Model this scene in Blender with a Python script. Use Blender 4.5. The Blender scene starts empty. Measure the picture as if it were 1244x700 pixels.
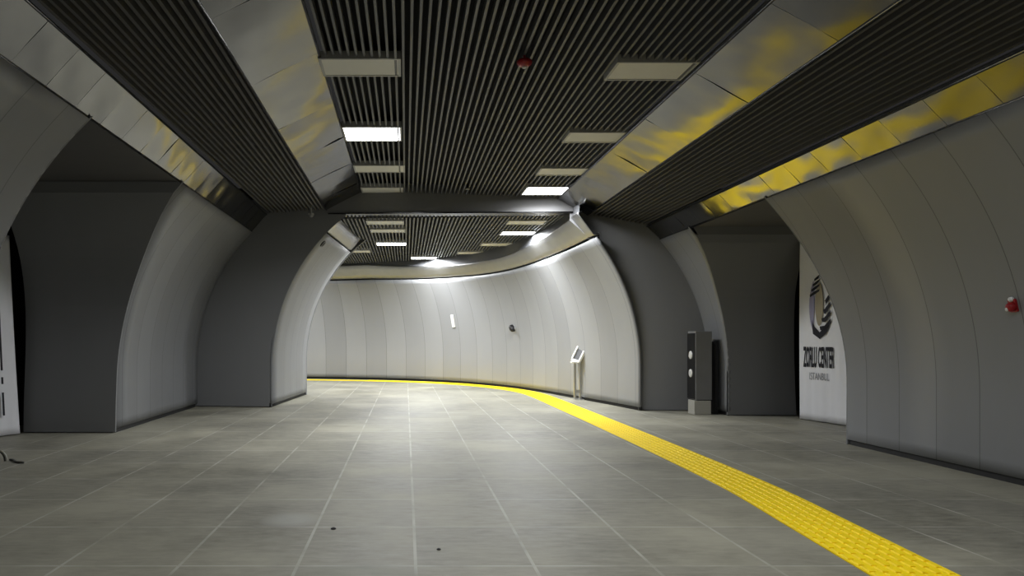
import bpy, bmesh, math, random
from mathutils import Vector, Matrix
from mathutils.bvhtree import BVHTree
random.seed(7)
S = bpy.context.scene
COL = S.collection
F, PX, PY, EH = 868.0, 493.0, 412.0, 1.15      # focal length in px, principal point of the photograph, eye height
PI = math.pi

# ------------------------------------------------------------------ materials
def new_mat(name):
    m = bpy.data.materials.new(name); m.use_nodes = True
    nt = m.node_tree; b = nt.nodes['Principled BSDF']
    return m, nt, b
def N(nt, typ, **kw):
    n = nt.nodes.new(typ)
    for k, v in kw.items(): setattr(n, k, v)
    return n
def L(nt, a, b): nt.links.new(a, b)
def math_node(nt, op, a, b=None, c=None):
    n = N(nt, 'ShaderNodeMath', operation=op)
    for i, v in enumerate((a, b, c)):
        if v is None: continue
        if isinstance(v, (int, float)): n.inputs[i].default_value = v
        else: L(nt, v, n.inputs[i])
    return n.outputs[0]
def mix(nt, fac, a, b):
    n = N(nt, 'ShaderNodeMix', data_type='RGBA')
    for i, v in ((0, fac), (6, a), (7, b)):
        if isinstance(v, (int, float)): n.inputs[i].default_value = v
        elif isinstance(v, tuple): n.inputs[i].default_value = (*v, 1)
        else: L(nt, v, n.inputs[i])
    return n.outputs[2]
def simple(name, col, rough=.5, metal=0., noise=.08, scale=9., bump=0., spec=.5):
    m, nt, b = new_mat(name)
    tc = N(nt, 'ShaderNodeTexCoord'); no = N(nt, 'ShaderNodeTexNoise')
    no.inputs['Scale'].default_value = scale; no.inputs['Detail'].default_value = 4
    L(nt, tc.outputs['Object'], no.inputs['Vector'])
    lo = tuple(c*(1-noise) for c in col); hi = tuple(min(1, c*(1+noise)) for c in col)
    L(nt, mix(nt, no.outputs['Fac'], lo, hi), b.inputs['Base Color'])
    b.inputs['Roughness'].default_value = rough; b.inputs['Metallic'].default_value = metal
    b.inputs['Specular IOR Level'].default_value = spec
    if bump:
        bp = N(nt, 'ShaderNodeBump'); bp.inputs['Strength'].default_value = bump; bp.inputs['Distance'].default_value = .02
        L(nt, no.outputs['Fac'], bp.inputs['Height']); L(nt, bp.outputs[0], b.inputs['Normal'])
    return m
def emissive(name, col, strength):
    m, nt, b = new_mat(name)
    b.inputs['Base Color'].default_value = (*[.8*c for c in col], 1)
    b.inputs['Emission Color'].default_value = (*col, 1); b.inputs['Emission Strength'].default_value = strength
    return m
def panel_mat(name, col, pitch, offset=0., rough=.42, spec=.5, metal=0., tint=.05, gap=.008):
    """cladding panels with thin open joints; UV x = metres along the wall, UV y = height"""
    m, nt, b = new_mat(name)
    uv = N(nt, 'ShaderNodeUVMap'); sp = N(nt, 'ShaderNodeSeparateXYZ'); L(nt, uv.outputs[0], sp.inputs[0])
    u = math_node(nt, 'DIVIDE', math_node(nt, 'SUBTRACT', sp.outputs[0], offset), pitch)
    fr = math_node(nt, 'FRACT', u)
    d = math_node(nt, 'ABSOLUTE', math_node(nt, 'SUBTRACT', fr, .5))
    joint = math_node(nt, 'GREATER_THAN', d, .5 - gap/pitch/2)
    wn = N(nt, 'ShaderNodeTexWhiteNoise', noise_dimensions='1D'); L(nt, math_node(nt, 'FLOOR', u), wn.inputs['W'])
    no = N(nt, 'ShaderNodeTexNoise'); no.inputs['Scale'].default_value = 1.6; no.inputs['Detail'].default_value = 5
    mp = N(nt, 'ShaderNodeMapping'); mp.inputs['Scale'].default_value = (2.2, .7, 1); L(nt, uv.outputs[0], mp.inputs[0]); L(nt, mp.outputs[0], no.inputs['Vector'])
    base = mix(nt, wn.outputs['Value'], tuple(c*(1-tint) for c in col), tuple(c*(1+tint) for c in col))
    base = mix(nt, math_node(nt, 'MULTIPLY', no.outputs['Fac'], .22), base, tuple(c*.72 for c in col))
    base = mix(nt, joint, base, tuple(c*.4 for c in col))
    L(nt, base, b.inputs['Base Color'])
    L(nt, math_node(nt, 'MULTIPLY_ADD', no.outputs['Fac'], .12, rough-.06), b.inputs['Roughness'])
    b.inputs['Specular IOR Level'].default_value = spec; b.inputs['Metallic'].default_value = metal
    bp = N(nt, 'ShaderNodeBump'); bp.inputs['Strength'].default_value = .35; bp.inputs['Distance'].default_value = .006
    h = math_node(nt, 'SUBTRACT', math_node(nt, 'MULTIPLY', no.outputs['Fac'], .5), joint)
    L(nt, h, bp.inputs['Height']); L(nt, bp.outputs[0], b.inputs['Normal'])
    return m
def steel_mat(name, col, rough, bump, scale):
    m, nt, b = new_mat(name)
    tc = N(nt, 'ShaderNodeTexCoord'); no = N(nt, 'ShaderNodeTexNoise')
    no.inputs['Scale'].default_value = scale; no.inputs['Detail'].default_value = 1.5
    L(nt, tc.outputs['Object'], no.inputs['Vector'])
    n2 = N(nt, 'ShaderNodeTexNoise'); n2.inputs['Scale'].default_value = 5; n2.inputs['Detail'].default_value = 6
    L(nt, tc.outputs['Object'], n2.inputs['Vector'])
    L(nt, mix(nt, n2.outputs['Fac'], tuple(c*.85 for c in col), tuple(c*1.1 for c in col)), b.inputs['Base Color'])
    b.inputs['Metallic'].default_value = 1
    L(nt, math_node(nt, 'MULTIPLY_ADD', n2.outputs['Fac'], .12, rough-.06), b.inputs['Roughness'])
    bp = N(nt, 'ShaderNodeBump'); bp.inputs['Strength'].default_value = bump; bp.inputs['Distance'].default_value = .05
    L(nt, no.outputs['Fac'], bp.inputs['Height']); L(nt, bp.outputs[0], b.inputs['Normal'])
    return m
def floor_mat():
    m, nt, b = new_mat('stone_tiles')
    tc = N(nt, 'ShaderNodeTexCoord'); sp = N(nt, 'ShaderNodeSeparateXYZ'); L(nt, tc.outputs['Object'], sp.inputs[0])
    u = math_node(nt, 'DIVIDE', math_node(nt, 'SUBTRACT', sp.outputs[0], .05), .6)
    v = math_node(nt, 'DIVIDE', math_node(nt, 'SUBTRACT', sp.outputs[1], .62), .75)
    def joint(x, w): return math_node(nt, 'ABSOLUTE', math_node(nt, 'SUBTRACT', math_node(nt, 'FRACT', x), .5)), w
    cu = N(nt, 'ShaderNodeCombineXYZ'); L(nt, math_node(nt, 'FLOOR', u), cu.inputs[0]); L(nt, math_node(nt, 'FLOOR', v), cu.inputs[1])
    wn = N(nt, 'ShaderNodeTexWhiteNoise', noise_dimensions='2D'); L(nt, cu.outputs[0], wn.inputs['Vector'])
    big = N(nt, 'ShaderNodeTexNoise'); big.inputs['Scale'].default_value = .75; big.inputs['Detail'].default_value = 6; big.inputs['Roughness'].default_value = .62
    L(nt, tc.outputs['Object'], big.inputs['Vector'])
    fine = N(nt, 'ShaderNodeTexNoise'); fine.inputs['Scale'].default_value = 13; fine.inputs['Detail'].default_value = 7; fine.inputs['Roughness'].default_value = .7
    mp = N(nt, 'ShaderNodeMapping'); mp.inputs['Scale'].default_value = (.45, 1.6, 1); L(nt, tc.outputs['Object'], mp.inputs[0]); L(nt, mp.outputs[0], fine.inputs['Vector'])
    A, B = (.125, .119, .089), (.335, .320, .245)
    r = N(nt, 'ShaderNodeMapRange'); r.inputs[1].default_value = .37; r.inputs[2].default_value = .64; L(nt, big.outputs['Fac'], r.inputs[0])
    base = mix(nt, r.outputs[0], A, B)
    base = mix(nt, math_node(nt, 'MULTIPLY', wn.outputs['Value'], .5), base, (.14, .137, .118))
    r2 = N(nt, 'ShaderNodeMapRange'); r2.inputs[1].default_value = .35; r2.inputs[2].default_value = .75; r2.inputs[4].default_value = .6; L(nt, fine.outputs['Fac'], r2.inputs[0])
    base = mix(nt, r2.outputs[0], base, (.36, .345, .275))
    # dusty joints between the tiles, worn away in places
    dn = N(nt, 'ShaderNodeTexNoise'); dn.inputs['Scale'].default_value = 2.4; dn.inputs['Detail'].default_value = 3; L(nt, tc.outputs['Object'], dn.inputs['Vector'])
    keep = N(nt, 'ShaderNodeMapRange'); keep.inputs[1].default_value = .36; keep.inputs[2].default_value = .6; keep.inputs[3].default_value = .08; keep.inputs[4].default_value = .7; L(nt, dn.outputs['Fac'], keep.inputs[0])
    ju = math_node(nt, 'GREATER_THAN', math_node(nt, 'ABSOLUTE', math_node(nt, 'SUBTRACT', math_node(nt, 'FRACT', u), .5)), .5-.014)
    jv = math_node(nt, 'GREATER_THAN', math_node(nt, 'ABSOLUTE', math_node(nt, 'SUBTRACT', math_node(nt, 'FRACT', v), .5)), .5-.011)
    j = math_node(nt, 'MULTIPLY', math_node(nt, 'MAXIMUM', ju, jv), keep.outputs[0])
    base = mix(nt, j, base, (.45, .44, .385))
    # a light reflection painted as a pale patch on one tile to the front left
    sx = math_node(nt, 'DIVIDE', math_node(nt, 'ADD', sp.outputs[0], .73), .19); sy = math_node(nt, 'DIVIDE', math_node(nt, 'SUBTRACT', sp.outputs[1], 4.55), .20)
    sr = math_node(nt, 'ADD', math_node(nt, 'ADD', math_node(nt, 'MULTIPLY', sx, sx), math_node(nt, 'MULTIPLY', sy, sy)), math_node(nt, 'MULTIPLY', fine.outputs['Fac'], 1.2))
    sm = N(nt, 'ShaderNodeMapRange'); sm.inputs[1].default_value = .7; sm.inputs[2].default_value = 1.7; sm.inputs[3].default_value = .4; sm.inputs[4].default_value = 0; L(nt, sr, sm.inputs[0])
    base = mix(nt, sm.outputs[0], base, (.47, .47, .44))
    # an olive round stain just in front of the camera
    dx = math_node(nt, 'DIVIDE', math_node(nt, 'ADD', sp.outputs[0], .24), .42); dy = math_node(nt, 'DIVIDE', math_node(nt, 'SUBTRACT', sp.outputs[1], 3.30), .36)
    rr = math_node(nt, 'ADD', math_node(nt, 'MULTIPLY', dx, dx), math_node(nt, 'MULTIPLY', dy, dy))
    st = N(nt, 'ShaderNodeMapRange'); st.inputs[1].default_value = .6; st.inputs[2].default_value = 1.05; st.inputs[3].default_value = .6; st.inputs[4].default_value = 0; L(nt, rr, st.inputs[0])
    base = mix(nt, st.outputs[0], base, (.17, .175, .125))
    L(nt, base, b.inputs['Base Color'])
    L(nt, math_node(nt, 'MULTIPLY_ADD', big.outputs['Fac'], .3, .38), b.inputs['Roughness'])
    b.inputs['Specular IOR Level'].default_value = .38
    bp = N(nt, 'ShaderNodeBump'); bp.inputs['Strength'].default_value = .12; bp.inputs['Distance'].default_value = .004
    L(nt, math_node(nt, 'SUBTRACT', fine.outputs['Fac'], j), bp.inputs['Height']); L(nt, bp.outputs[0], b.inputs['Normal'])
    return m

M = dict(
    floor=floor_mat(),
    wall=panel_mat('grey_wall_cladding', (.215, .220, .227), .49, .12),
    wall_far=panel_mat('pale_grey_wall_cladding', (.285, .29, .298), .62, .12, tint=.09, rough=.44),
    jamb=panel_mat('dark_grey_reveal_cladding', (.205, .208, .213), 60, -20, rough=.6, spec=.3, tint=.02, gap=0),
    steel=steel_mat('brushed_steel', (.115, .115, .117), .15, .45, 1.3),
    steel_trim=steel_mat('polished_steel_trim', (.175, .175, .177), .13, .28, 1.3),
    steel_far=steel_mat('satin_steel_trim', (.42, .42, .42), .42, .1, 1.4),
    slat=simple('dark_grey_slat', (.112, .115, .122), .5),
    slat_side=simple('charcoal_slat', (.085, .082, .08), .55),
    lintel=simple('dark_grey_lintel_paint', (.2, .2, .203), .6, spec=.25),
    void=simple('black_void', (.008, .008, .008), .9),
    black=simple('black_plastic', (.012, .012, .013), .4),
    base=simple('black_skirting', (.01, .01, .01), .7),
    yellow=simple('yellow_tactile_rubber', (.96, .70, .004), .6, noise=.05, scale=5, spec=.25),
    red=simple('red_plastic', (.33, .008, .012), .3),
    white=simple('white_plastic', (.78, .78, .76), .4),
    frame=simple('light_fitting_frame', (.42, .42, .41), .45),
    diff=simple('unlit_diffuser', (.72, .71, .66), .5, noise=.04),
    glow=emissive('lit_diffuser', (.98, .99, 1), 12),
    fabric=simple('white_hoarding_fabric', (.93, .93, .97), .7, noise=.05, scale=3),
    inkblack=simple('black_print', (.012, .012, .02), .6),
    inkgrey=simple('grey_print', (.33, .33, .36), .6),
    inkbeige=simple('beige_print', (.40, .35, .25), .6),
    inkviolet=simple('violet_grey_print', (.36, .34, .48), .6),
    chrome=simple('satin_steel', (.62, .62, .60), .3, 1.),
    greybox=simple('grey_painted_metal', (.21, .21, .21), .45),
    pale_metal=simple('pale_stone_grey_metal', (.46, .45, .40), .5),
    cable=simple('pale_cable', (.40, .39, .33), .5),
    darkcable=simple('dark_cable', (.05, .05, .045), .5),
    grit=simple('dark_grit', (.03, .03, .03), .8),
)

# ------------------------------------------------------------------ mesh helpers
class MB:
    def __init__(s): s.v, s.f, s.uv, s.mi = [], [], [], []
    def face(s, pts, uvs=None, mi=0):
        i = len(s.v); s.v += [tuple(p) for p in pts]; s.f.append(tuple(range(i, i+len(pts)))); s.uv.append(uvs); s.mi.append(mi)
    def grid(s, P, UV=None, mi=0):
        """P[i][j] points"""
        i0 = len(s.v); n, m = len(P), len(P[0])
        for r in P: s.v += [tuple(p) for p in r]
        for i in range(n-1):
            for j in range(m-1):
                s.f.append((i0+i*m+j, i0+(i+1)*m+j, i0+(i+1)*m+j+1, i0+i*m+j+1)); s.mi.append(mi)
                s.uv.append(None if UV is None else [UV[i][j], UV[i+1][j], UV[i+1][j+1], UV[i][j+1]])
    def hexa(s, c, mi=0):
        """8 corners: bottom 4 (ccw seen from above) then top 4"""
        i = len(s.v); s.v += [tuple(p) for p in c]
        for q in ((3,2,1,0),(4,5,6,7),(0,1,5,4),(1,2,6,5),(2,3,7,6),(3,0,4,7)):
            s.f.append(tuple(i+k for k in q)); s.uv.append(None); s.mi.append(mi)
    def box(s, a, b, mi=0):
        (x0,y0,z0),(x1,y1,z1) = a, b
        s.hexa([(x0,y0,z0),(x1,y0,z0),(x1,y1,z0),(x0,y1,z0),(x0,y0,z1),(x1,y0,z1),(x1,y1,z1),(x0,y1,z1)], mi)
    def lathe(s, prof, mat=Matrix(), n=24, mi=0):
        i0 = len(s.v); m = len(prof)
        for k in range(n):
            a = 2*PI*k/n
            for r, z in prof: s.v.append(tuple(mat @ Vector((r*math.cos(a), r*math.sin(a), z))))
        for k in range(n):
            k2 = (k+1) % n
            for j in range(m-1):
                s.f.append((i0+k*m+j, i0+k2*m+j, i0+k2*m+j+1, i0+k*m+j+1)); s.uv.append(None); s.mi.append(mi)
    def tube(s, pts, r, n=10, mi=0):
        pts = [Vector(p) for p in pts]; rings = []
        for k, p in enumerate(pts):
            t = (pts[min(k+1, len(pts)-1)] - pts[max(k-1, 0)]).normalized()
            a = t.cross(Vector((0,0,1)));
            if a.length < 1e-3: a = t.cross(Vector((0,1,0)))
            a.normalize(); b = t.cross(a)
            rings.append([p + (a*math.cos(2*PI*q/n) + b*math.sin(2*PI*q/n))*r for q in range(n)])
        i0 = len(s.v)
        for R in rings: s.v += [tuple(p) for p in R]
        for k in range(len(pts)-1):
            for q in range(n):
                q2 = (q+1) % n
                s.f.append((i0+k*n+q, i0+(k+1)*n+q, i0+(k+1)*n+q2, i0+k*n+q2)); s.uv.append(None); s.mi.append(mi)
        for R, rev in ((0, False), (len(pts)-1, True)):
            c = tuple(i0+R*n+q for q in range(n)); s.f.append(c[::-1] if rev else c); s.uv.append(None); s.mi.append(mi)
    def prism(s, poly2, mat, d, mi=0):
        """2-D polygon extruded by d along local z"""
        n = len(poly2); i0 = len(s.v)
        for z in (0, d):
            for x, y in poly2: s.v.append(tuple(mat @ Vector((x, y, z))))
        s.f.append(tuple(i0+k for k in range(n))[::-1]); s.f.append(tuple(i0+n+k for k in range(n)))
        s.uv += [None, None]; s.mi += [mi, mi]
        for k in range(n):
            k2 = (k+1) % n
            s.f.append((i0+k, i0+k2, i0+n+k2, i0+n+k)); s.uv.append(None); s.mi.append(mi)
    def build(s, name, mats, parent=None, smooth=False, bevel=0, solid=0, weld=False):
        me = bpy.data.meshes.new(name); me.from_pydata(s.v, [], s.f)
        if not isinstance(mats, (list, tuple)): mats = [mats]
        for m in mats: me.materials.append(m)
        me.polygons.foreach_set('material_index', s.mi)
        if any(u is not None for u in s.uv):
            lay = me.uv_layers.new(name='UVMap'); li = 0
            for f, u in zip(s.f, s.uv):
                for k in range(len(f)):
                    if u is not None: lay.data[li].uv = u[k]
                    li += 1
        bm = bmesh.new(); bm.from_mesh(me)
        if weld: bmesh.ops.remove_doubles(bm, verts=bm.verts, dist=1e-5)
        bmesh.ops.recalc_face_normals(bm, faces=bm.faces) if (bevel or weld) else None
        bm.to_mesh(me); bm.free()
        me.polygons.foreach_set('use_smooth', [smooth]*len(me.polygons)); me.update()
        o = bpy.data.objects.new(name, me); COL.objects.link(o)
        if bevel:
            b = o.modifiers.new('bevel', 'BEVEL'); b.width = bevel; b.segments = 2; b.limit_method = 'ANGLE'
        if solid:
            b = o.modifiers.new('solidify', 'SOLIDIFY'); b.thickness = abs(solid); b.offset = 1 if solid > 0 else -1
        if parent:
            o.parent = parent; o.matrix_parent_inverse = Matrix.Translation(-parent.location)
        return o
def tag(o, label, cat, group=None, kind=None):
    o['label'] = label; o['category'] = cat
    if group: o['group'] = group
    if kind: o['kind'] = kind
    return o
def thing(name, label, cat, loc, group=None):
    o = bpy.data.objects.new(name, None); COL.objects.link(o); o.location = loc; o.empty_display_size = .1
    bpy.context.view_layer.update()
    return tag(o, label, cat, group)
def st(o, label, cat): return tag(o, label, cat, None, 'structure')
def copy_thing(src, loc, label, group=None):
    r = src.copy(); COL.objects.link(r); r.location = loc; r['label'] = label
    if group: r['group'] = group
    for ch in src.children:
        c = ch.copy(); COL.objects.link(c); c.parent = r
    return r
def lerp(a, b, t): return a + (b-a)*t
def interp(tab, z):
    """piecewise linear through sorted (z, value)"""
    if z <= tab[0][0]: return tab[0][1]
    for i, ((a, va), (b, vb)) in enumerate(zip(tab, tab[1:])):
        if z <= b:
            h = b-a; t = (z-a)/h
            m0 = 0 if i == 0 else (vb-tab[i-1][1])/(b-tab[i-1][0])
            m1 = (vb-va)/h if i+2 >= len(tab) else (tab[i+2][1]-va)/(tab[i+2][0]-a)
            return (2*t**3-3*t*t+1)*va + (t**3-2*t*t+t)*h*m0 + (3*t*t-2*t**3)*vb + (t**3-t*t)*h*m1
    return tab[-1][1]

# ------------------------------------------------------------------ the place: numbers
R, Z0 = 3.15, .70
def dx(z): return 0. if z <= Z0 else R - math.sqrt(R*R - (z-Z0)**2)   # how far the vaulted wall leans in at height z
XL, XR = -3.55, 4.82                  # feet of the wide hall's walls
ZL, ZR = 2.957, 2.738                   # where the curved walls stop under the steel bands
Y0 = -7.0                             # end of the hall behind the camera
def TY(x): return 12.05 - .0917*(x+2.3)   # the portal wall closing the wide hall
def on_wall(px, py, xb, s):
    """(z, Y) of a photographed point that lies on the vaulted wall with foot xb"""
    a, b = 0.0, 3.3
    g = lambda z: (px-PX)*(z-EH) - (PY-py)*(xb + s*dx(z))
    lo, hi = g(a), g(b)
    for _ in range(60):
        c = (a+b)/2
        if (g(c) > 0) == (lo > 0): a = c
        else: b = c
    z = (a+b)/2
    return z, F*(xb + s*dx(z))/(px-PX)
def edge(pts, xb, s):
    t = sorted(on_wall(x, y, xb, s) for x, y in pts); return t
WALLS = []
def solid_out(o, inward, th=.04):
    f = o.data.polygons[len(o.data.polygons)//2]
    b = o.modifiers.new('solidify', 'SOLIDIFY'); b.thickness = th
    b.offset = -1 if f.normal.dot(inward(f.center)) > 0 else 1
def zlevels(z1, n=26, z0=.055): return [z0 + (z1-z0)*i/(n-1) for i in range(n)]
def straight_wall(name, xb, s, ya, yb, z1, label):
    mb = MB(); zs = zlevels(z1); ny = 10; P = []; U = []
    for z in zs:
        a, b = interp(ya, z), interp(yb, z)
        P.append([(xb + s*dx(z), lerp(a, b, j/ny), z) for j in range(ny+1)]); U.append([(p[1], z) for p in P[-1]])
    mb.grid(P, U)
    WALLS.append(mb)
    o = mb.build(name, M['wall'], smooth=True)
    solid_out(o, lambda c: Vector((s, 0, 0)))
    return st(o, label, 'wall')
def skirting(name, xb, s, y0, y1, label):
    mb = MB(); x0, x1 = sorted((xb - s*.015, xb - s*.05)); mb.box((x0, y0, 0), (x1, y1, .075))
    return st(mb.build(name, M['base']), label, 'skirting')
def reveal(name, xb, s, yt, z1, xback, label, lean=0.):
    """flat face of an opening, running back from the vaulted wall's edge"""
    mb = MB(); zs = zlevels(z1, 26, .012); P = []; U = []
    for z in zs:
        y = interp(yt, z); x0 = xb + s*dx(z); x1 = xback + lean*z
        P.append([(lerp(x0, x1, j/4), y, z) for j in range(5)]); U.append([(p[0], z) for p in P[-1]])
    mb.grid(P, U)
    return st(mb.build(name, M['jamb'], smooth=False, solid=.03), label, 'wall')

# ------------------------------------------------------------------ floor
mb = MB(); mb.box((-10, Y0, -.1), (8, 23.5, 0)); st(mb.build('floor', M['floor']), 'grey stone tile floor with pale dusty joints', 'floor')

# ------------------------------------------------------------------ side walls of the wide hall, with one opening each side
pierL = edge([(142,500),(143,475),(157,383),(181,312),(216,228)], XL, 1); pierL = [(0, 8.76), (1.4, 8.84), (2.15, 8.72), pierL[-1]]
nearL = edge([(105,150),(60,200),(25,245),(5,290)], XL, 1); nearL = [(0, 5.84), (1.6, 5.84), (2.93, 5.88)]
pierR = edge([(847,287),(862,326),(873,364),(879,411)], XR, -1); pierR = [(0, 10.7), (1.73, 10.6), (2.62, 10.24)]
nearR = edge([(940,252),(978,304),(1008,356),(1024,410)], XR, -1); nearR = [(0, 7.80), (1.2, 7.82), (2.64, 8.07)]
print('EDGES', pierL, nearL, pierR, nearR, sep='\n')
straight_wall('wall_left', XL, 1, [(0, Y0)], nearL, ZL, 'near left curved grey wall, before the opening with the white sheet')
straight_wall('wall_left_middle', XL, 1, pierL, [(0, 12.3)], ZL, 'curved grey wall on the left between the opening and the portal')
straight_wall('wall_right', XR, -1, [(0, Y0)], nearR, ZR, 'near right curved grey wall carrying the red alarm')
straight_wall('wall_right_middle', XR, -1, pierR, [(0, 11.7)], ZR, 'short curved grey wall on the right behind the totem')
skirting('baseboard_left', XL, 1, Y0, 6.1, 'black skirting recess below the near left wall')
skirting('baseboard_left_middle', XL, 1, 8.8, 12.1, 'black skirting recess below the left wall before the portal')
skirting('baseboard_right', XR, -1, Y0, 7.78, 'black skirting recess below the near right wall')
skirting('baseboard_right_middle', XR, -1, 10.75, 11.4, 'black skirting recess behind the totem')
ZPL, ZPR = 2.98, 2.76                 # ceilings of the two side passages
reveal('wall_left_reveal', XL, 1, pierL, ZPL, -4.67, 'dark grey face of the left pier beside the white sheet', -.012)
reveal('wall_right_reveal', XR, -1, pierR, ZPR, 5.85, 'dark grey face of the right pier beside the printed sheet', -.045)
mb = MB()
for xb, s, yt, z1, xk, nm, lb in ((XL, 1, nearL, ZPL, -6., 'wall_left_return', 'return face of the near left wall, turned away'),
                                  (XR, -1, nearR, ZPR, 7.2, 'wall_right_return', 'return face of the near right wall, turned away')):
    mb = MB(); P = []
    for z in zlevels(z1, 20, .0):
        y = interp(yt, z); P.append([(xb + s*dx(z), y, z), (xk, y-.0, z)])
    mb.grid(P, [[(p[0], p[2]) for p in r] for r in P]); st(mb.build(nm, M['jamb'], solid=.02), lb, 'wall')
# passage ceilings and the dark ends behind the sheets
mb = MB(); mb.box((-6.1, 5.2, ZPL), (-2.62, 8.9, ZPL+.05)); st(mb.build('ceiling_left_passage', M['slat_side']), 'dark ceiling over the left opening', 'ceiling')
mb = MB(); mb.box((4.12, 7.2, ZPR), (7.3, 11.0, ZPR+.05)); st(mb.build('ceiling_right_passage', M['slat_side']), 'dark ceiling over the right opening', 'ceiling')
mb = MB(); mb.box((-6.1, 5.2, 0), (-6.0, 9.6, 3.)); mb.box((-6.0, 9.5, 0), (-4.6, 9.6, 3.)); st(mb.build('wall_left_passage', M['void']), 'black end of the left passage behind the white sheet', 'wall')
mb = MB(); mb.box((7.2, 7.2, 0), (7.3, 11.6, 2.8)); mb.box((5.70, 11.5, 0), (7.2, 11.6, 2.8)); st(mb.build('wall_right_passage', M['void']), 'black end of the right passage behind the printed sheet', 'wall')

# ------------------------------------------------------------------ steel bands between walls and ceilings, and the sloping soffit bands
TRIM = [0]
def steel_band(p, q, y0, y1, pitch, label, mat, off=0., wav=.004, ycut=None, back=(0, 0)):
    """a strip of separate steel panels between the lines p and q (x, z), slightly buckled"""
    TRIM[0] += 1; mb = MB(); rnd = random.Random(TRIM[0]*13)
    p, q = Vector((p[0], 0, p[1])), Vector((q[0], 0, q[1])); w = q - p
    n = Vector((w.z, 0, -w.x)).normalized()
    if n.z > 0: n = -n
    k = math.floor((y0-off)/pitch); y = off + k*pitch
    while y < y1:
        a, b = max(y+.0025, y0), min(y+pitch-.0025, y1)
        if b - a > .03:
            tx, tz, ph = rnd.uniform(-1, 1)*wav*.3, rnd.uniform(-1, 1)*wav*.7, rnd.uniform(0, 6)
            P = []; nu, nv = 12, 8
            for i in range(nu+1):
                row = []
                for j in range(nv+1):
                    u, v = i/nu, j/nv
                    d = wav*math.sin(PI*u)*math.sin(PI*v)*math.cos(ph) + wav*.5*math.sin(ph+5*u+3*v)*math.sin(PI*v) + tx*(u-.5) + tz*(v-.5)
                    e = 1 if 0 < j < nv else .3
                    row.append(p + w*v + Vector((0, lerp(a, b, u), 0)) + n*d*e)
                P.append(row)
            mb.grid(P)
        y += pitch
    # folded lips and the dark backing behind the joints
    for e, s2 in ((p, -1), (q, 1)):
        for m_, d0, d1 in ((0, -.006, .022),):
            c = [e + n*d0, e + n*d0 - w.normalized()*s2*.022, e + n*d1*.35 - w.normalized()*s2*.022, e + n*d1*.35]
            mb.hexa([(c[0].x, y0, c[0].z), (c[1].x, y0, c[1].z), (c[1].x, y1, c[1].z), (c[0].x, y1, c[0].z),
                     (c[3].x, y0, c[3].z), (c[2].x, y0, c[2].z), (c[2].x, y1, c[2].z), (c[3].x, y1, c[3].z)], 0)
    b0, b1 = p - n*.02, q - n*.02; t0, t1 = p - n*.06, q - n*.06
    mb.hexa([(b0.x,y0,b0.z),(b1.x,y0,b1.z),(b1.x,y1,b1.z),(b0.x,y1,b0.z),(t0.x,y0,t0.z),(t1.x,y0,t1.z),(t1.x,y1,t1.z),(t0.x,y1,t0.z)], 1)
    o = mb.build('trim_%d' % TRIM[0], [mat, M['greybox']], smooth=True)
    for f in o.data.polygons:
        if f.material_index == 1: f.use_smooth = False
    return st(o, label, 'steel band')
tLl, tLu = (-2.61, 2.96), (-2.34, 3.257)
tRl, tRu = (4.09, 2.74), (3.865, 2.965)
bLo, bLi = (-1.335, 3.30), (-.735, 3.60)
bRo, bRi = (2.945, 3.155), (2.45, 3.43)
steel_band(tLl, tLu, Y0, TY(-2.5), .455, 'narrow steel band above the left wall', M['steel_trim'], .15, .006)
steel_band(tRl, tRu, Y0, TY(3.9), .50, 'narrow steel band above the right wall with yellow reflections', M['steel_trim'], -.13, .005)
steel_band(bLo, bLi, Y0, TY(-1.1), 1.27, 'wide sloping steel band left of the middle ceiling', M['steel'], 1.02, .012)
steel_band(bRo, bRi, Y0, TY(2.8), 1.27, 'wide sloping steel band right of the middle ceiling', M['steel'], 1.02, .010)

# ------------------------------------------------------------------ slatted ceilings
def slat_ceiling(name, a, b, y0f, y1f, pitch, w, h, mat, label):
    """slats along the hall between the lines a and b (x, z), under a black void"""
    mb = MB(); n = max(1, round(abs(b[0]-a[0])/pitch))
    for i in range(n):
        t = (i+.5)/n; x, z = lerp(a[0], b[0], t), lerp(a[1], b[1], t)
        mb.box((x-w/2, y0f(x), z), (x+w/2, y1f(x), z+h), 0)
    pw_ = abs(b[0]-a[0])/n/2 + .002
    for i in range(n):
        t = (i+.5)/n; x, z = lerp(a[0], b[0], t), lerp(a[1], b[1], t)
        mb.box((x-pw_, y0f(x), z+.15), (x+pw_, y1f(x), z+.2), 1)
    return st(mb.build(name, [mat, M['void']]), label, 'ceiling')
slat_ceiling('ceiling', (-.73, 3.615), (2.44, 3.445), lambda x: Y0, lambda x: TY(x)-.01, .067, .021, .07, M['slat'], 'raised middle ceiling of dark grey slats')
slat_ceiling('ceiling_left', (-2.33, 3.27), (-1.34, 3.31), lambda x: Y0, lambda x: TY(x)-.01, .067, .026, .06, M['slat_side'], 'lower left ceiling of charcoal slats')
slat_ceiling('ceiling_right', (2.95, 3.165), (3.86, 2.985), lambda x: Y0, lambda x: TY(x)-.01, .067, .026, .06, M['slat_side'], 'lower right ceiling of charcoal slats')

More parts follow.
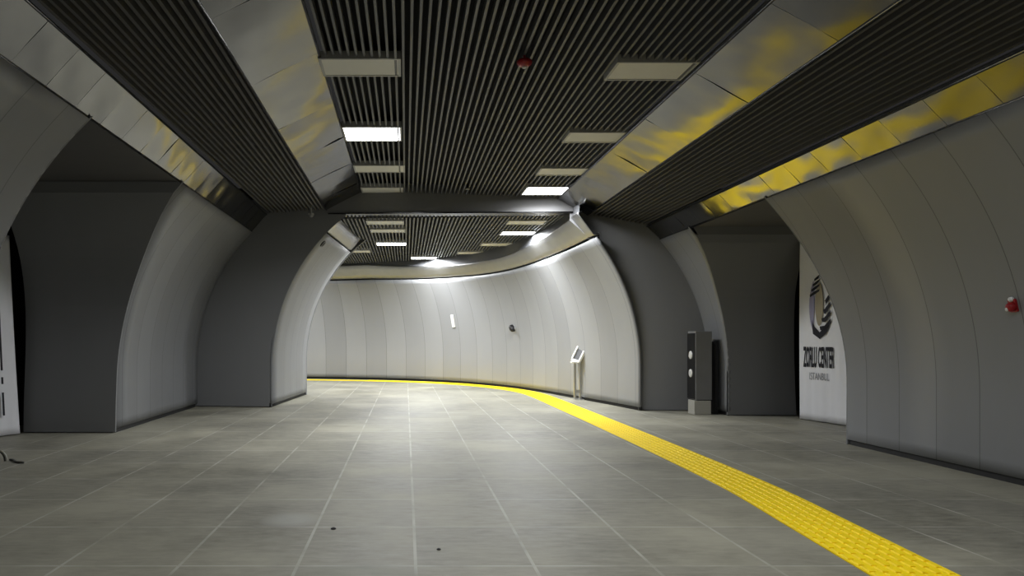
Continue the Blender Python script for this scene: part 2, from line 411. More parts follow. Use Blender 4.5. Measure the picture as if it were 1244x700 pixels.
# ------------------------------------------------------------------ portal wall and the narrower tunnel behind it
XNL, XNR = -2.25, 3.74
ZF = 3.20
def portal(name, x_out, xb, s, ztop, zmid, label, xtop):
    mb = MB(); P = []; U = []
    for z in zlevels(zmid, 28, .012):
        x1 = xb + s*dx(z)
        P.append([(lerp(x_out, x1, j/6), TY(lerp(x_out, x1, j/6)), z) for j in range(7)]); U.append([(p[0], z) for p in P[-1]])
    mb.grid(P, U)
    x1 = xb + s*dx(zmid)
    P = [[(lerp(x_out, xx, j/6), TY(lerp(x_out, xx, j/6)), z) for j in range(7)] for xx, z in ((x1, zmid), (xtop, zmid+.012), (xtop, ztop))]
    mb.grid(P, [[(p[0], p[2]) for p in r] for r in P])
    return st(mb.build(name, M['jamb']), label, 'wall')
portal('wall_portal_left', -3.65, XNL, 1, 3.5, 3.19, 'dark grey portal wall left of the narrow tunnel', -1.0)
portal('wall_portal_right', 4.95, XNR, -1, 3.35, 3.08, 'dark grey portal wall right of the narrow tunnel', 2.66)
def slanted_box(mb, x0, x1, d0, d1, z0, z1, mi=0):
    mb.hexa([(x0,TY(x0)+d0,z0[0]),(x1,TY(x1)+d0,z0[1]),(x1,TY(x1)+d1,z0[1]),(x0,TY(x0)+d1,z0[0]),
             (x0,TY(x0)+d0,z1[0]),(x1,TY(x1)+d0,z1[1]),(x1,TY(x1)+d1,z1[1]),(x0,TY(x0)+d1,z1[0])], mi)
mb = MB(); slanted_box(mb, -1.35, 2.98, -.005, .25, (3.255, 3.215), (3.95, 3.9))
st(mb.build('wall_lintel', M['lintel']), 'grey lintel between the raised ceiling and the far ceiling', 'wall')
TRIM[0] += 1; mb = MB(); slanted_box(mb, -1.30, 2.95, -.03, .25, (3.235, 3.195), (3.256, 3.216))
st(mb.build('trim_%d' % TRIM[0], M['steel']), 'thin steel edge along the bottom of the lintel', 'steel edge')

# right-hand wall of the narrow tunnel, bending left into the far wall
KEY = [(3.74,11.45),(3.53,12.6),(3.28,13.8),(2.98,15.2),(2.56,16.6),(1.97,17.8),(1.15,18.85),(.1,19.7),(-1.2,20.3),(-2.9,20.75),(-5,21.1),(-9.5,21.6)]
def spline(K, n=14):
    out = []
    for i in range(len(K)-1):
        p0, p1, p2, p3 = (Vector(K[max(0, min(len(K)-1, i+d))]) for d in (-1, 0, 1, 2))
        for k in range(n):
            t = k/n
            out.append(.5*((2*p1) + (p2-p0)*t + (2*p0-5*p1+4*p2-p3)*t*t + (3*p1-p0-3*p2+p3)*t**3))
    out.append(Vector(K[-1])); return out
FAR = spline(KEY)
def frames(path):
    res = []; s = 0
    for i, p in enumerate(path):
        t = (path[min(i+1, len(path)-1)] - path[max(i-1, 0)]).normalized()
        if i: s += (p - path[i-1]).length
        res.append((p, Vector((-t.y, t.x)), s))
    return res
FR = frames(FAR)
def bend(s): return math.sin(PI*min(1, max(0, (s-.15)/10)))**.9
def sweep(name, sec, mats, label, cat, thick=0, smooth=True, fr=None, u0=0.):
    mb = MB(); P = []; U = []
    for p, n, s in (fr or FR):
        g = 0. if fr else bend(s)      # the far wall stands straighter in the bend and its band is narrower
        zz = lambda z: (z if z < 2.75 else 2.75 + (z-2.75)*(1-.25*g))*(1-.03*g)
        P.append([(p.x + n.x*d*(1-.35*g), p.y + n.y*d*(1-.35*g), zz(z)) for d, z in sec]); U.append([(s+u0, z) for d, z in sec])
    mb.grid(P, U)
    o = mb.build(name, mats, smooth=smooth)
    if thick:
        fl = fr or FR
        def inward(c):
            p, n, _ = min(fl, key=lambda q: (q[0].x-c.x)**2 + (q[0].y-c.y)**2); return Vector((n.x, n.y, 0))
        solid_out(o, inward, abs(thick))
    st(o, label, cat); return o, mb
zs = zlevels(2.745, 26)
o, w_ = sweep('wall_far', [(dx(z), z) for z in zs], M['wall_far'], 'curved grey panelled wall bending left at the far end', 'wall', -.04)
WALLS.append(w_)
TRIM[0] += 1
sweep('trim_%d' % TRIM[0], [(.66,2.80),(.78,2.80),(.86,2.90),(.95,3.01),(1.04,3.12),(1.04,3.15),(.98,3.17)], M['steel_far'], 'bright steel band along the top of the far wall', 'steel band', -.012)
sweep('trim_%d' % (TRIM[0]+50), [(1.02,3.13),(1.0,3.60)], M['slat'], 'dark gap above the far steel band', 'gap'); TRIM[0] += 0
sweep('baseboard_far', [(-.02,0),(-.02,.07)], M['base'], 'black skirting recess below the far wall', 'skirting', -.03)

sweep('trim_61', [(.68,2.68),(.68,2.84)], M['void'], 'black strip painted in as the shade under the far steel band', 'gap')  # shade in the recess below the band, put in as a black strip
# left-hand wall of the narrow tunnel: short, then it turns away to the left
NL = frames([Vector((XNL + .2*t, TY(XNL) + 2.65*t)) for t in [i/8 for i in range(9)]])
NLf = [(p, -n, s) for p, n, s in NL]
o, w_ = sweep('wall_narrow_left', [(dx(z), z) for z in zlevels(2.925, 26)], M['wall'], 'short curved grey wall on the left inside the portal', 'wall', .04, fr=NLf, u0=.3); WALLS.append(w_)
TRIM[0] += 1
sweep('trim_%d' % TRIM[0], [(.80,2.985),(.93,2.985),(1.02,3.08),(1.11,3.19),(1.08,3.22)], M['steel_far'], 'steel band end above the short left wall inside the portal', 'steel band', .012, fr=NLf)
sweep('baseboard_narrow_left', [(-.02,0),(-.02,.07)], M['base'], 'black skirting recess below the short left wall inside the portal', 'skirting', .03, fr=NLf)
sweep('trim_62', [(.84,2.87),(.84,3.02)], M['void'], 'black strip painted in as the shade under the steel band end inside the portal', 'gap', fr=NLf)  # black strip colours in the shade below the short band end
mb = MB(); pe, ne, _ = NLf[-1]; P = []
for z in zlevels(3.2, 24, 0.):
    x = pe.x + dx(z); P.append([(x, pe.y, z), (x-.25, pe.y+.10, z), (-9.5, 15.9, z)])
mb.grid(P, [[(p[0], p[2]) for p in r] for r in P]); st(mb.build('wall_narrow_left_return', M['jamb'], solid=-.03), 'return face of the short left wall, turned away', 'wall')
mb = MB(); mb.box((-9.6, 15.7, 0), (-9.5, 22, 3.4)); st(mb.build('wall_far_left_end', M['wall']), 'end of the far passage out of sight', 'wall')
# far ceiling: slats cut along the far wall
def far_y(x):
    best = None
    for p, n, s in FR:
        q = p + n*.98*(1-.35*bend(s))
        if best is None or abs(q.x-x) < best[0]: best = (abs(q.x-x), q.y)
    return best[1]
slat_ceiling('ceiling_far', (-9.4, ZF), (2.72, ZF), lambda x: (TY(x)+.26 if x > -1.12 else 14.75+.12*abs(x+1.12)), far_y, .067, .026, .07, M['slat'], 'far ceiling of dark grey slats beyond the lintel')
mb = MB(); mb.box((-4.0, 12.1, ZF+.26), (6, 16, ZF+.5)); mb.box((2.7, 11.75, ZF+.02), (4.2, 22.3, ZF+.2)); st(mb.build('ceiling_far_slab', M['void']), 'black slab above the far ceiling', 'ceiling')
# back end of the hall, behind the camera
mb = MB(); mb.box((-3.9, Y0-.1, 0), (5.2, Y0, 4)); st(mb.build('wall_back', M['wall']), 'plain grey end wall behind the viewpoint', 'wall')

# ------------------------------------------------------------------ tactile paving
TP = [(2.16, 1.0),(2.36, 2.2),(2.47, 3.47),(2.56, 4.4),(2.66, 5.5),(2.70, 7.0),(2.72, 9.),(2.72, 12.),(2.70, 14.4),(2.55, 15.7),(2.12, 16.9),(1.45, 18.0),(.60, 18.85),(-.5, 19.45),(-1.8, 19.9),(-3.2, 20.2),(-5, 20.5),(-9, 21)]
tf = frames(spline(TP, 10)); mb = MB(); HW = .215
P = []
for p, n, s in tf: P.append([(p.x+n.x*d, p.y+n.y*d, z) for d, z in ((HW,0),(HW,.006),(-HW,.006),(-HW,0))])
mb.grid(P)
total = tf[-1][2]
def at_s(s):
    for (p, n, a), (q, m, b) in zip(tf, tf[1:]):
        if s <= b:
            t = (s-a)/max(b-a, 1e-6); return p.lerp(q, t), n.lerp(m, t).normalized()
    return tf[-1][0], tf[-1][1]
s = 0.
while s < min(total-.2, 20):
    for half in (0, 1, 2, 3):
        a, b = s + half*.1 + .008, s + half*.1 + .092
        pa, na = at_s(a); pb, nb = at_s(b)
        for k in range(7):
            c = -HW + (k+.5)*2*HW/7; w = .017
            def q(p, n, d, z): return (p.x+n.x*d, p.y+n.y*d, z)
            mb.hexa([q(pa,na,c+w,.006), q(pa,na,c-w,.006), q(pb,nb,c-w,.006), q(pb,nb,c+w,.006),
                     q(pa,na,c+w*.65,.0125), q(pa,na,c-w*.65,.0125), q(pb,nb,c-w*.65,.0125), q(pb,nb,c+w*.65,.0125)])
    s += .4
tag(mb.build('tactile_paving', M['yellow']), 'yellow ribbed tactile strip running along the floor and bending left', 'tactile paving')

# ------------------------------------------------------------------ ceiling lights
def make_light(lit, label, loc, w=.74, d=.42, group=None, power=60., spread=115., dl=.58):
    t = thing('ceiling_light', label, 'ceiling light', loc, group)
    x, y, z = loc; d = dl if lit else d
    mb = MB(); f = .022
    for a, b in (((x-w/2, y-d/2, z-.02), (x+w/2, y-d/2+f, z+.05)), ((x-w/2, y+d/2-f, z-.02), (x+w/2, y+d/2, z+.05)),
                 ((x-w/2, y-d/2+f, z-.02), (x-w/2+f, y+d/2-f, z+.05)), ((x+w/2-f, y-d/2+f, z-.02), (x+w/2, y+d/2-f, z+.05))): mb.box(a, b)
    mb.box((x-w/2+f, y-d/2+f, z+.004), (x+w/2-f, y+d/2-f, z+.05))
    mb.build('frame', M['frame'], t)
    mb = MB(); mb.box((x-w/2+f, y-d/2+f, z-.014), (x+w/2-f, y+d/2-f, z+.003))
    mb.build('diffuser', M['glow'] if lit else M['diff'], t)
    if lit:
        ld = bpy.data.lights.new('lamp', 'AREA'); ld.shape = 'RECTANGLE'; ld.size = w-.06; ld.size_y = d-.06
        ld.energy = power; ld.spread = math.radians(spread); ld.color = (.955, .978, 1)
        lo_ = bpy.data.objects.new('lamp', ld); COL.objects.link(lo_); lo_.parent = t; lo_.location = (0, 0, -.024)
    return t
ZM = lambda x: lerp(3.615, 3.445, (x+.73)/3.17)
g1, g2 = 'unlit square lights in the raised ceiling', 'lit ceiling lights'
def on_ceiling(px, py):
    z = 3.5
    for _ in range(20):
        y = F*(z-EH)/(PY-py); x = (px-PX)*y/F; z = ZM(x)
    return x, y, F/y
lights = [   # lit, point of the photograph (or x, y in metres), width in px, label
 (0, 438.5, 80, 97, 'large unlit light panel beside the left steel band, nearest of its row'),
 (1, 452.5, 161.5, 71, 'brightly lit light panel on the left of the raised ceiling'),
 (0, 461, 204, 62, 'unlit light panel just beyond the lit one on the left of the raised ceiling'),
 (0, 464.5, 230, 51, 'unlit light panel on the left of the raised ceiling, right before the lintel'),
 (0, 790, 84.5, 97, 'large unlit light panel beside the right steel band, nearest of its row'),
 (0, 722, 165.5, 70, 'second unlit light panel along the right steel band'),
 (0, 683, 207.5, 59, 'unlit light panel on the right just before the lit one at the lintel'),
 (1, 662, 231, 52, 'lit light panel on the right of the raised ceiling against the lintel'),
]
for lit, px, py, wp, lb in lights:
    x, y, k_ = on_ceiling(px, py)
    make_light(lit, lb, (x, y, ZM(x)), w=wp/k_, group='lights in the raised ceiling', power=85 if px < 500 else 65, spread=150)
for x, y, lb, pw in ((-.36, 3.6, 'lit light panel of the left row overhead, out of frame', 9), (1.95, 3.6, 'lit light panel of the right row overhead, out of frame', 30),
                 (-.36, .2, 'lit light panel of the left row behind the viewpoint', 14), (1.95, .2, 'lit light panel of the right row behind the viewpoint', 30)):
    make_light(1, lb, (x, y, ZM(x)), w=.7, group='lights in the raised ceiling', power=pw*.9, spread=160)
far_lights = [
 (0, -.36, 12.5, 'unlit light panel in the far ceiling directly behind the lintel on the left'),
 (0, -.34, 13.45, 'second unlit light panel behind the lintel on the left'),
 (1, -.31, 15.3, 'lit light panel in the far ceiling on the left, nearer of the two'),
 (1, .45, 17.95, 'small lit light panel deepest in the far ceiling above the far wall'),
 (0, -1.15, 16.6, 'unlit light panel in the far ceiling beside the left steel band end'),
 (0, 2.1, 12.5, 'unlit light panel in the far ceiling directly behind the lintel on the right'),
 (1, 2.15, 13.75, 'lit light panel in the far ceiling on the right'),
 (0, 1.95, 15.4, 'unlit light panel just behind the lit one on the right of the far ceiling'),
 (0, 1.55, 16.9, 'unlit light panel deepest on the right of the far ceiling near the far wall'),
 (1, -3.6, 18.6, 'lit light panel around the bend out of sight'),
]
for lit, x, y, lb in far_lights: make_light(lit, lb, (x, y, ZF), w=.66, group='lights in the far ceiling', power=138, spread=165, dl=.44)

# ------------------------------------------------------------------ things on walls and ceilings
class _B: pass
def bvh():
    V, Fc = [], []
    for m in WALLS:
        o = len(V); V += [Vector(v) for v in m.v]; Fc += [tuple(i+o for i in f) for f in m.f]
    return BVHTree.FromPolygons(V, Fc)
BV = bvh()
def hit(px, py):
    d = Vector(((px-PX)/F, 1, (PY-py)/F)).normalized()
    loc, n, i, dist = BV.ray_cast(Vector((0, 0, EH)), d)
    if n.dot(d) > 0: n = -n
    return loc, n
def wall_matrix(loc, n):
    up = Vector((0,0,1)); x = up.cross(n).normalized(); y = n.cross(x)
    return Matrix((( x.x, y.x, n.x, loc.x), (x.y, y.y, n.y, loc.y), (x.z, y.z, n.z, loc.z), (0,0,0,1)))
def ell(a, b, cx=0, cy=0, n=24): return [(cx + a*math.cos(2*PI*k/n), cy + b*math.sin(2*PI*k/n)) for k in range(n)]
def rrect(a, b, r, n=5):
    out = []
    for cx, cy, t in ((a-r,b-r,0),(-a+r,b-r,90),(-a+r,-b+r,180),(a-r,-b+r,270)):
        for k in range(n+1):
            q = math.radians(t + 90*k/n); out.append((cx + r*math.cos(q), cy + r*math.sin(q)))
    return out
# red detector under the middle ceiling
x, y = (637-PX)/F*5.98, 5.98; z = ZM(x)
t = thing('fire_detector', 'red dome fire detector hanging from the raised slatted ceiling', 'fire detector', (x, y, z))
mb = MB(); mb.lathe([(0,.06),(.012,.06),(.012,-.035),(0,-.035)], Matrix.Translation((x,y,z)), 12); mb.build('stem', M['red'], t, smooth=True)
mb = MB(); mb.lathe([(0,-.03),(.045,-.032),(.064,-.045),(.066,-.06),(.058,-.075),(.03,-.092),(0,-.094)], Matrix.Translation((x,y,z)), 28); mb.build('dome', M['red'], t, smooth=True)
mb = MB(); mb.lathe([(0,-.088),(.02,-.090),(.018,-.104),(0,-.106)], Matrix.Translation((x,y,z)), 16); mb.build('sensor_tip', M['white'], t, smooth=True)
# red alarm on the near right wall
loc, n = hit(1232, 371); W = wall_matrix(loc, n)
t = thing('fire_alarm', 'red fire alarm sounder with white beacon on the near right wall', 'fire alarm', loc)
mb = MB(); mb.prism(rrect(.034,.052,.012), W, .016); mb.build('base_plate', M['red'], t)
mb = MB(); mb.lathe([(.037,0),(.037,.014),(.031,.028),(.018,.036),(0,.037)], W @ Matrix.Translation((0,-.008,.02)), 24); mb.build('horn', M['red'], t, smooth=True)
mb = MB(); mb.lathe([(.019,0),(.019,.02),(.012,.028),(0,.03)], W @ Matrix.Translation((.002,.050,.004)), 18); mb.build('beacon', M['white'], t, smooth=True)
mb = MB(); mb.lathe([(.014,0),(.014,.012),(0,.014)], W @ Matrix.Translation((-.012,-.022,.045)), 16); mb.build('button', M['white'], t, smooth=True)
# white plate and dark sensor on the far wall
loc, n = hit(550.5, 390); W = wall_matrix(loc, n)
t = thing('wall_plate', 'small upright white plate on the far wall', 'wall plate', loc)
mb = MB(); mb.prism(rrect(.05,.165,.012), W, .02); pl = mb.build('plate', M['white'], t)
mb = MB(); mb.prism(ell(.014,.014,0,.11,12), W, .024); mb.build('screw_cap', M['chrome'], pl)
mb = MB(); mb.prism(ell(.014,.014,0,-.11,12), W, .024); mb.build('screw_cap', M['chrome'], pl)
loc, n = hit(624.5, 398.5); W = wall_matrix(loc, n) @ Matrix.Rotation(math.radians(28), 4, 'Z')
t = thing('wall_camera', 'small black tilted camera on the far wall', 'camera', loc)
mb = MB(); mb.prism(rrect(.035,.06,.01), W, .02); mb.build('mount', M['white'], t)
mb = MB(); mb.lathe([(0,0),(.05,0),(.055,.02),(.05,.08),(.03,.10),(0,.105)], W @ Matrix.Scale(1.7, 4, (0,1,0)) @ Matrix.Translation((0,0,.015)), 20); mb.build('body', M['black'], t, smooth=True)
# loudspeaker on the short left wall
loc, n = hit(392, 296); W = wall_matrix(loc, n)
t = thing('loudspeaker', 'small black oval loudspeaker high on the short left wall inside the portal', 'loudspeaker', loc)
mb = MB(); mb.prism(ell(.085,.062), W, .02); mb.build('rim', M['black'], t)
mb = MB(); mb.lathe([(0,.028),(.03,.026),(.055,.016)], W @ Matrix.Scale(1.3, 4, (1,0,0)), 20); mb.build('grille', M['base'], t, smooth=True)
# dome camera under the left ceiling by the portal
x, y, z = -1.56, 11.75, 3.305
t = thing('dome_camera', 'small grey dome camera under the left ceiling beside the portal', 'camera', (x, y, z))
mb = MB(); mb.lathe([(0,.02),(.015,.02),(.015,-.08),(.045,-.085),(.05,-.11),(0,-.11)], Matrix.Translation((x,y,z)), 20); mb.build('housing', M['frame'], t, smooth=False)
mb = MB(); mb.lathe([(.045,-.108),(.042,-.13),(.028,-.15),(0,-.157)], Matrix.Translation((x,y,z)), 20); mb.build('dome', M['greybox'], t, smooth=True)
# sprinkler in the ceiling
x, y = (568-PX)/F*11.1, 11.1; z = ZM(x)
t = thing('sprinkler', 'tiny dark sprinkler in the raised ceiling just before the lintel', 'sprinkler', (x, y, z))
mb = MB(); mb.lathe([(0,.05),(.02,.05),(.02,-.02),(.03,-.022),(.03,-.03),(0,-.03)], Matrix.Translation((x,y,z)), 16); mb.build('body', M['black'], t)
mb = MB(); mb.lathe([(0,-.045),(.035,-.045),(.035,-.05),(0,-.05)], Matrix.Translation((x,y,z)), 16); mb.tube([(x,y,z-.05),(x,y,z-.025)], .006); mb.build('deflector', M['chrome'], t)

# ------------------------------------------------------------------ white sheets closing the openings
def sheet(name, label, p0, p1, z0, z1, mat, amp=.012, seed=1, lean=(0,0)):
    t = thing(name, label, 'hoarding', (p0[0], p0[1], 0)); mb = MB(); P0, P1 = Vector(p0), Vector(p1); d = (P1-P0); nrm = Vector((d.y, -d.x)).normalized(); ln = d.length
    nu, nv = 90, 26; P = []
    for i in range(nu+1):
        row = []
        for j in range(nv+1):
            u, v = i/nu, j/nv
            w = amp*(math.sin(u*ln*19+seed)*.5 + math.sin(u*ln*43+seed*2+v*1.5)*.25)*(.35+.65*(1-v)) + .01*math.sin(3*v+u*5)
            p = P0 + d*u + nrm*w
            row.append((p.x+lean[0]*v*(1-u), p.y+lean[1]*v*(1-u), lerp(z0, z1, v)))
        P.append(row)
    mb.grid(P); mb.build('sheet', mat, t, smooth=True, solid=.004)
    return t
# right: printed sheet
A, Bp = Vector((5.655, 10.24)), Vector((6.08, 8.25))
tr = sheet('printed_hoarding', 'white printed hoarding with round emblem and lettering in the right opening', A, Bp, .01, 2.74, M['fabric'], .010, 1)
dn = (Bp-A).normalized(); Wd = Vector((dn.x, dn.y, 0)); up = Vector((0,0,1)); nn = Wd.cross(up)
def sheet_mat(px, py):
    """where a photographed point meets the sheet"""
    ux = (px-PX)/F     # x = ux*y ; A + Wd*s
    s_ = (A.x - ux*A.y)/(ux*Wd.y - Wd.x)
    y = A.y + Wd.y*s_; return s_, EH + (PY-py)*y/F
def onsheet(s_, z, off=.022):
    o = Vector((A.x, A.y, 0)) + Wd*s_ + up*z + nn*off
    return Matrix(((Wd.x, 0, nn.x, o.x), (Wd.y, 0, nn.y, o.y), (Wd.z, 1, nn.z, o.z), (0,0,0,1)))
if nn.x > 0: print('SHEET NORMAL POINTS AWAY')
def lettering(txt, x0, x1, ytop, ybot, mat, name, bold=0.):
    cu = bpy.data.curves.new(name, 'FONT'); cu.body = txt; cu.extrude = .001; cu.offset = bold; cu.resolution_u = 3
    tmp = bpy.data.objects.new('tmp', cu); COL.objects.link(tmp); bpy.context.view_layer.update()
    me = bpy.data.meshes.new_from_object(tmp.evaluated_get(bpy.context.evaluated_depsgraph_get()))
    bpy.data.objects.remove(tmp)
    xs = [v.co.x for v in me.vertices]; ys = [v.co.y for v in me.vertices]
    s0, zt = sheet_mat(x0, ytop); s1, _ = sheet_mat(x1, ytop); _, zb = sheet_mat((x0+x1)/2, ybot)
    mt = onsheet(s0, zb); sx, sy = (s1-s0)/(max(xs)-min(xs)), (zt-zb)/(max(ys)-min(ys))
    for v in me.vertices: v.co = mt @ Vector(((v.co.x-min(xs))*sx, (v.co.y-min(ys))*sy, v.co.z))
    me.materials.clear(); me.materials.append(mat)
    o = bpy.data.objects.new(name, me); COL.objects.link(o); o.parent = tr; o.matrix_parent_inverse = Matrix.Translation(-tr.location)
    return o
lettering('ZORLU CENTER', 977.5, 1015, 421, 447, M['inkblack'], 'lettering', .026)['label'] = 'bold dark lettering'
lettering('ISTANBUL', 985, 1009, 452.5, 462, M['inkgrey'], 'small_lettering')['label'] = 'small grey lettering'
s_, zc = sheet_mat(997.5, 372); ea = sheet_mat(1011, 372)[0] - s_; eb = zc - sheet_mat(997.5, 412)[1]
def crescent(a0, a1, r0, r1, n=10, sk=0.):
    out = []
    for k in range(n+1):
        a = math.radians(lerp(a0, a1, k/n)); w = math.sin(PI*k/n)**.6; out.append((ea*r0*math.cos(a), eb*(r0*math.sin(a) + sk*w*0)))
    for k in range(n, -1, -1):
        a = math.radians(lerp(a0, a1, k/n)); w = math.sin(PI*k/n)**.6; rr = lerp(r0, r1, w); out.append((ea*rr*math.cos(a), eb*rr*math.sin(a)))
    return out
mt = onsheet(s_, zc)
mb = MB(); mb.prism(ell(ea*.36, eb*.66, -ea*.05, eb*.06, 28), mt, .002); mb.build('emblem_center', M['inkbeige'], tr)['label'] = 'beige oval middle of the emblem'
mb = MB(); mb.prism(crescent(125, 232, .98, .50), mt, .002); mb.build('emblem_side', M['inkviolet'], tr)['label'] = 'violet grey left side of the emblem'
mb = MB()
# chevron stripes rising on the right, short bars on the upper left, a pointed cup below
mb.prism([(-ea*.72,-eb*.42),(-ea*.50,-eb*.62),(0,-eb*.80),(ea*.78,-eb*.50),(ea*.86,-eb*.62),(ea*.55,-eb*.84),(ea*.02,-eb*1.0),(-ea*.62,-eb*.84)], mt, .003)
for k in range(4):
    b = -eb*(.62 - k*.25); mb.prism([(ea*(.0+k*.17), b), (ea*.45, b+eb*.02), (ea*(.98-.02*k), b+eb*.24), (ea*(1.0-.02*k), b+eb*.12), (ea*.52, b-eb*.12), (ea*(.06+k*.17), b-eb*.11)], mt, .003)
for k in range(4):
    b = eb*(.42 + k*.16); mb.prism([(-ea*(.92-.14*k), b-eb*.06), (-ea*(.55-.14*k), b+eb*.03), (ea*(.0+.05*k), b+eb*.10), (-ea*(.04), b+eb*.03), (-ea*(.5-.12*k), b-eb*.06), (-ea*(.90-.14*k), b-eb*.13)], mt, .003)
mb.build('emblem_stripes', M['inkblack'], tr)['label'] = 'black chevron stripes of the emblem'
# left: plain sheet
tl = sheet('plain_hoarding', 'plain white hoarding sheet closing the left opening', (-4.655, 8.62), (-5.55, 6.4), .01, 2.40, M['fabric'], .012, 4, lean=(-.13, 0))
mb = MB()
pL = Vector((-4.655, 8.62)); dL = (Vector((-5.55, 6.4)) - pL).normalized()
for k, (za, zb) in enumerate(((.25,.52),(.62,.70),(.78,1.55),(1.62,2.0))):
    q0 = pL + dL*.212; q1 = pL + dL*.230
    lx = lambda z: -.13*(z/2.4)*.9
    off = Vector((-dL.y, dL.x))*.03
    if off.x < 0: off = -off
    mb.hexa([(q0.x+lx(za)+off.x,q0.y+off.y,za),(q1.x+lx(za)+off.x,q1.y+off.y,za),(q1.x+lx(za)+off.x*.6,q1.y+off.y*.6,za),(q0.x+lx(za)+off.x*.6,q0.y+off.y*.6,za),
             (q0.x+lx(zb)+off.x,q0.y+off.y,zb),(q1.x+lx(zb)+off.x,q1.y+off.y,zb),(q1.x+lx(zb)+off.x*.6,q1.y+off.y*.6,zb),(q0.x+lx(zb)+off.x*.6,q0.y+off.y*.6,zb)])
mb.build('seam_marks', M['inkblack'], tl)['label'] = 'dark upright marks'

# ------------------------------------------------------------------ totem, cabinet and stand
yk = F*EH/(504-PY); k_ = F/yk
def X(px, y): return (px-PX)*y/F
def Z(py, y): return EH + (PY-py)*y/F
x0, x1 = X(845, yk), X(865, yk); yd = F*x0/(835.5-PX); zt, zb = Z(402.5, yk), Z(486, yk)
t = thing('information_totem', 'grey upright totem with black side panel by the right pier', 'totem', ((x0+x1)/2, yk, 0))
mb = MB(); mb.box((x0, yk, zb), (x1, yd, zt)); mb.build('body', M['greybox'], t, bevel=.006)
mb = MB(); mb.box((x0-.012, yk+.012, zb+.01), (x0, yd-.01, zt-.03)); fp = mb.build('front_panel', M['black'], t, bevel=.003)
for py in (431.5, 453.5):
    zc = Z(py, (yk+yd)/2); mt = Matrix.Translation((x0-.012, (yk+yd)/2, zc)) @ Matrix.Rotation(-PI/2, 4, 'Y')
    mb = MB(); mb.lathe([(.062,-.004),(.062,.008),(.055,.012),(0,.013)], mt, 24); mb.build('signal_lamp', M['white'], fp, smooth=True)
mb = MB(); mb.box((x0-.02, yk-.005, 0), (x1-.015, yd-.06, zb-.012)); mb.build('base', M['pale_metal'], t, bevel=.005)
mb = MB(); mb.box((x0+.02, yk+.02, zb-.03), (x1-.03, yd-.08, zb+.01)); mb.build('plinth_gap', M['black'], t)
xa, xb_ = X(865.5, yk+.12), XR-.055
t = thing('black_cabinet', 'narrow black cabinet between the totem and the right pier edge', 'cabinet', ((xa+xb_)/2, yk+.05, 0))
mb = MB(); mb.box((xa, yk+.06, 0), (xb_, yk+.30, Z(415, yk+.06))); mb.build('body', M['black'], t, bevel=.004)
mb = MB(); mb.box((xa+.01, yk+.045, .05), (xb_-.01, yk+.058, Z(415, yk+.06)-.04)); mb.build('door', M['black'], t, bevel=.003)

ys = F*EH/(485.5-PY); C = lambda px, py, y=ys: Vector((X(px, y), y, Z(py, y)))
bx = X(702.5, ys)
t = thing('information_stand', 'steel lectern-style stand with tilted sign frame in front of the curved wall', 'stand', (bx, ys, 0))
for px in (698.5, 705.):
    q = X(px, ys); mb = MB(); mb.box((q-.022, ys-.022, 0), (q+.022, ys+.022, Z(441, ys))); mb.build('post', M['chrome'], t, bevel=.004)
mb = MB(); mb.box((X(696.5, ys), ys-.16, 0), (X(707.5, ys), ys+.16, .02)); mb.build('foot', M['chrome'], t, bevel=.004)
mb = MB(); mb.box((X(699, ys), ys-.015, Z(477.5, ys)), (X(704.8, ys), ys+.015, Z(473.5, ys))); mb.build('crossbar', M['chrome'], t, bevel=.003)
# tilted frame: long axis leans to the right, open face looks up and left
lo = Vector((X(700, ys), ys, Z(440, ys))); hi = Vector((X(712, ys), ys, Z(415.5, ys)))
ax = (hi-lo).normalized(); ay = Vector((-.06, .25, .07)); ay = (ay - ax*ay.dot(ax)).normalized(); an = ax.cross(ay)
if an.x > 0: an = -an
Lh = (hi-lo).length; Wh = .29
ctr = (lo+hi)/2
mt = Matrix(((ay.x, ax.x, an.x, ctr.x), (ay.y, ax.y, an.y, ctr.y), (ay.z, ax.z, an.z, ctr.z), (0,0,0,1)))
def tb(mb, a, b): 
    (x0_,y0_,z0_),(x1_,y1_,z1_) = a, b
    mb.hexa([tuple(mt @ Vector(c)) for c in ((x0_,y0_,z0_),(x1_,y0_,z0_),(x1_,y1_,z0_),(x0_,y1_,z0_),(x0_,y0_,z1_),(x1_,y0_,z1_),(x1_,y1_,z1_),(x0_,y1_,z1_))])
mb = MB(); f = .04
tb(mb, (-Wh/2,-Lh/2,0), (Wh/2,-Lh/2+f,.04)); tb(mb, (-Wh/2,Lh/2-f,0), (Wh/2,Lh/2,.04)); tb(mb, (-Wh/2,-Lh/2+f,0), (-Wh/2+f,Lh/2-f,.04)); tb(mb, (Wh/2-f,-Lh/2+f,0), (Wh/2,Lh/2-f,.05))
sf = mb.build('sign_frame', M['white'], t, bevel=.004)
mb = MB(); tb(mb, (-Wh/2+f,-Lh/2+f,.006), (Wh/2-f,Lh/2-f,.03)); mb.build('sign_panel', M['black'], sf)
mb = MB(); tray = lo + Vector((-.07, -.02, -.0)); mb.box((tray.x-.03, ys-.06, tray.z-.02), (tray.x+.06, ys+.06, tray.z+.015)); mb.build('tray', M['white'], t, bevel=.008)
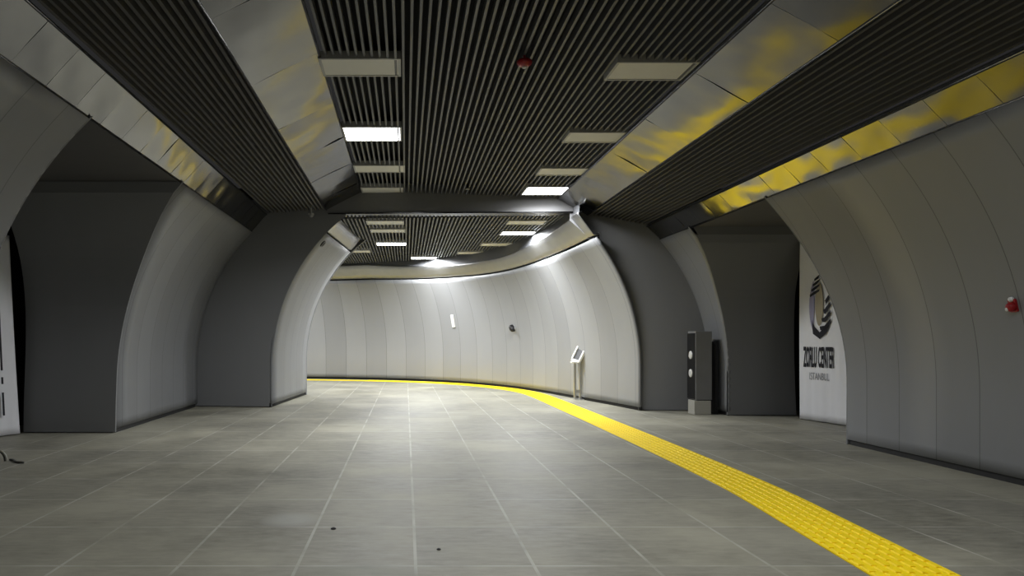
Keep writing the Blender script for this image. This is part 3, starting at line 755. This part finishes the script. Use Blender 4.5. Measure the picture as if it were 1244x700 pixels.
# cable end on the floor by the left opening
def G(px, py): y = F*EH/(py-PY); return Vector((X(px, y), y, 0))
t = thing('loose_cable', 'loose loop of cable on the floor at the left edge', 'cable', G(2, 560))
p = G(3, 562)
pts = []
for k in range(25):
    a = PI*k/24; pts.append((p.x-.07 - .105*math.cos(a+PI) if False else p.x-.06+.085*math.cos(a), p.y+.02*k/24, .012+.10*math.sin(a)))
mb = MB(); mb.tube(pts, .012, 8); mb.build('loop', M['darkcable'], t, smooth=True)
mb = MB(); mb.tube([(x_+.022, y_-.012, z_) for x_, y_, z_ in pts[:12]], .009, 8); mb.build('sleeve', M['cable'], t, smooth=True)
q = G(12, 560); q2 = G(27, 564); mb = MB(); mb.tube([(lerp(q.x,q2.x,k/8), lerp(q.y,q2.y,k/8)+.02*math.sin(k), .011) for k in range(9)], .010, 8); mb.build('tail', M['darkcable'], t, smooth=True)
# grit on the floor
for px, py, r, lb in ((405, 643, .017, 'dark speck of grit on the pale tile joint at front left'), (533, 668, .012, 'small dark speck of grit in front of the camera')):
    p = G(px, py); mb = MB(); mb.lathe([(0,0),(r,.001),(r*.9,r*.4),(r*.4,r*.65),(0,r*.7)], Matrix.Translation(p), 9)
    tag(mb.build('grit_speck', M['grit'], smooth=True), lb, 'grit')

# ------------------------------------------------------------------ camera, world, view
cam = bpy.data.cameras.new('camera'); co = bpy.data.objects.new('camera', cam); COL.objects.link(co); S.camera = co
co.location = (0, 0, EH); co.rotation_euler = (PI/2, 0, 0)
cam.sensor_fit = 'HORIZONTAL'; cam.sensor_width = 36; cam.lens = F/1244*36
cam.shift_x = (622-PX)/1244; cam.shift_y = (PY-350)/1244; cam.clip_start = .05; cam.clip_end = 100
w = bpy.data.worlds.new('world'); S.world = w; w.use_nodes = True
w.node_tree.nodes['Background'].inputs[0].default_value = (.02, .02, .02, 1); w.node_tree.nodes['Background'].inputs[1].default_value = 1
S.view_settings.view_transform = 'Standard'; S.view_settings.look = 'None'; S.view_settings.gamma = 1; S.view_settings.use_curve_mapping = False
S.view_settings.exposure = 0
S.cycles.use_denoising = True
S.cycles.max_bounces = 10; S.cycles.diffuse_bounces = 6; S.cycles.glossy_bounces = 6
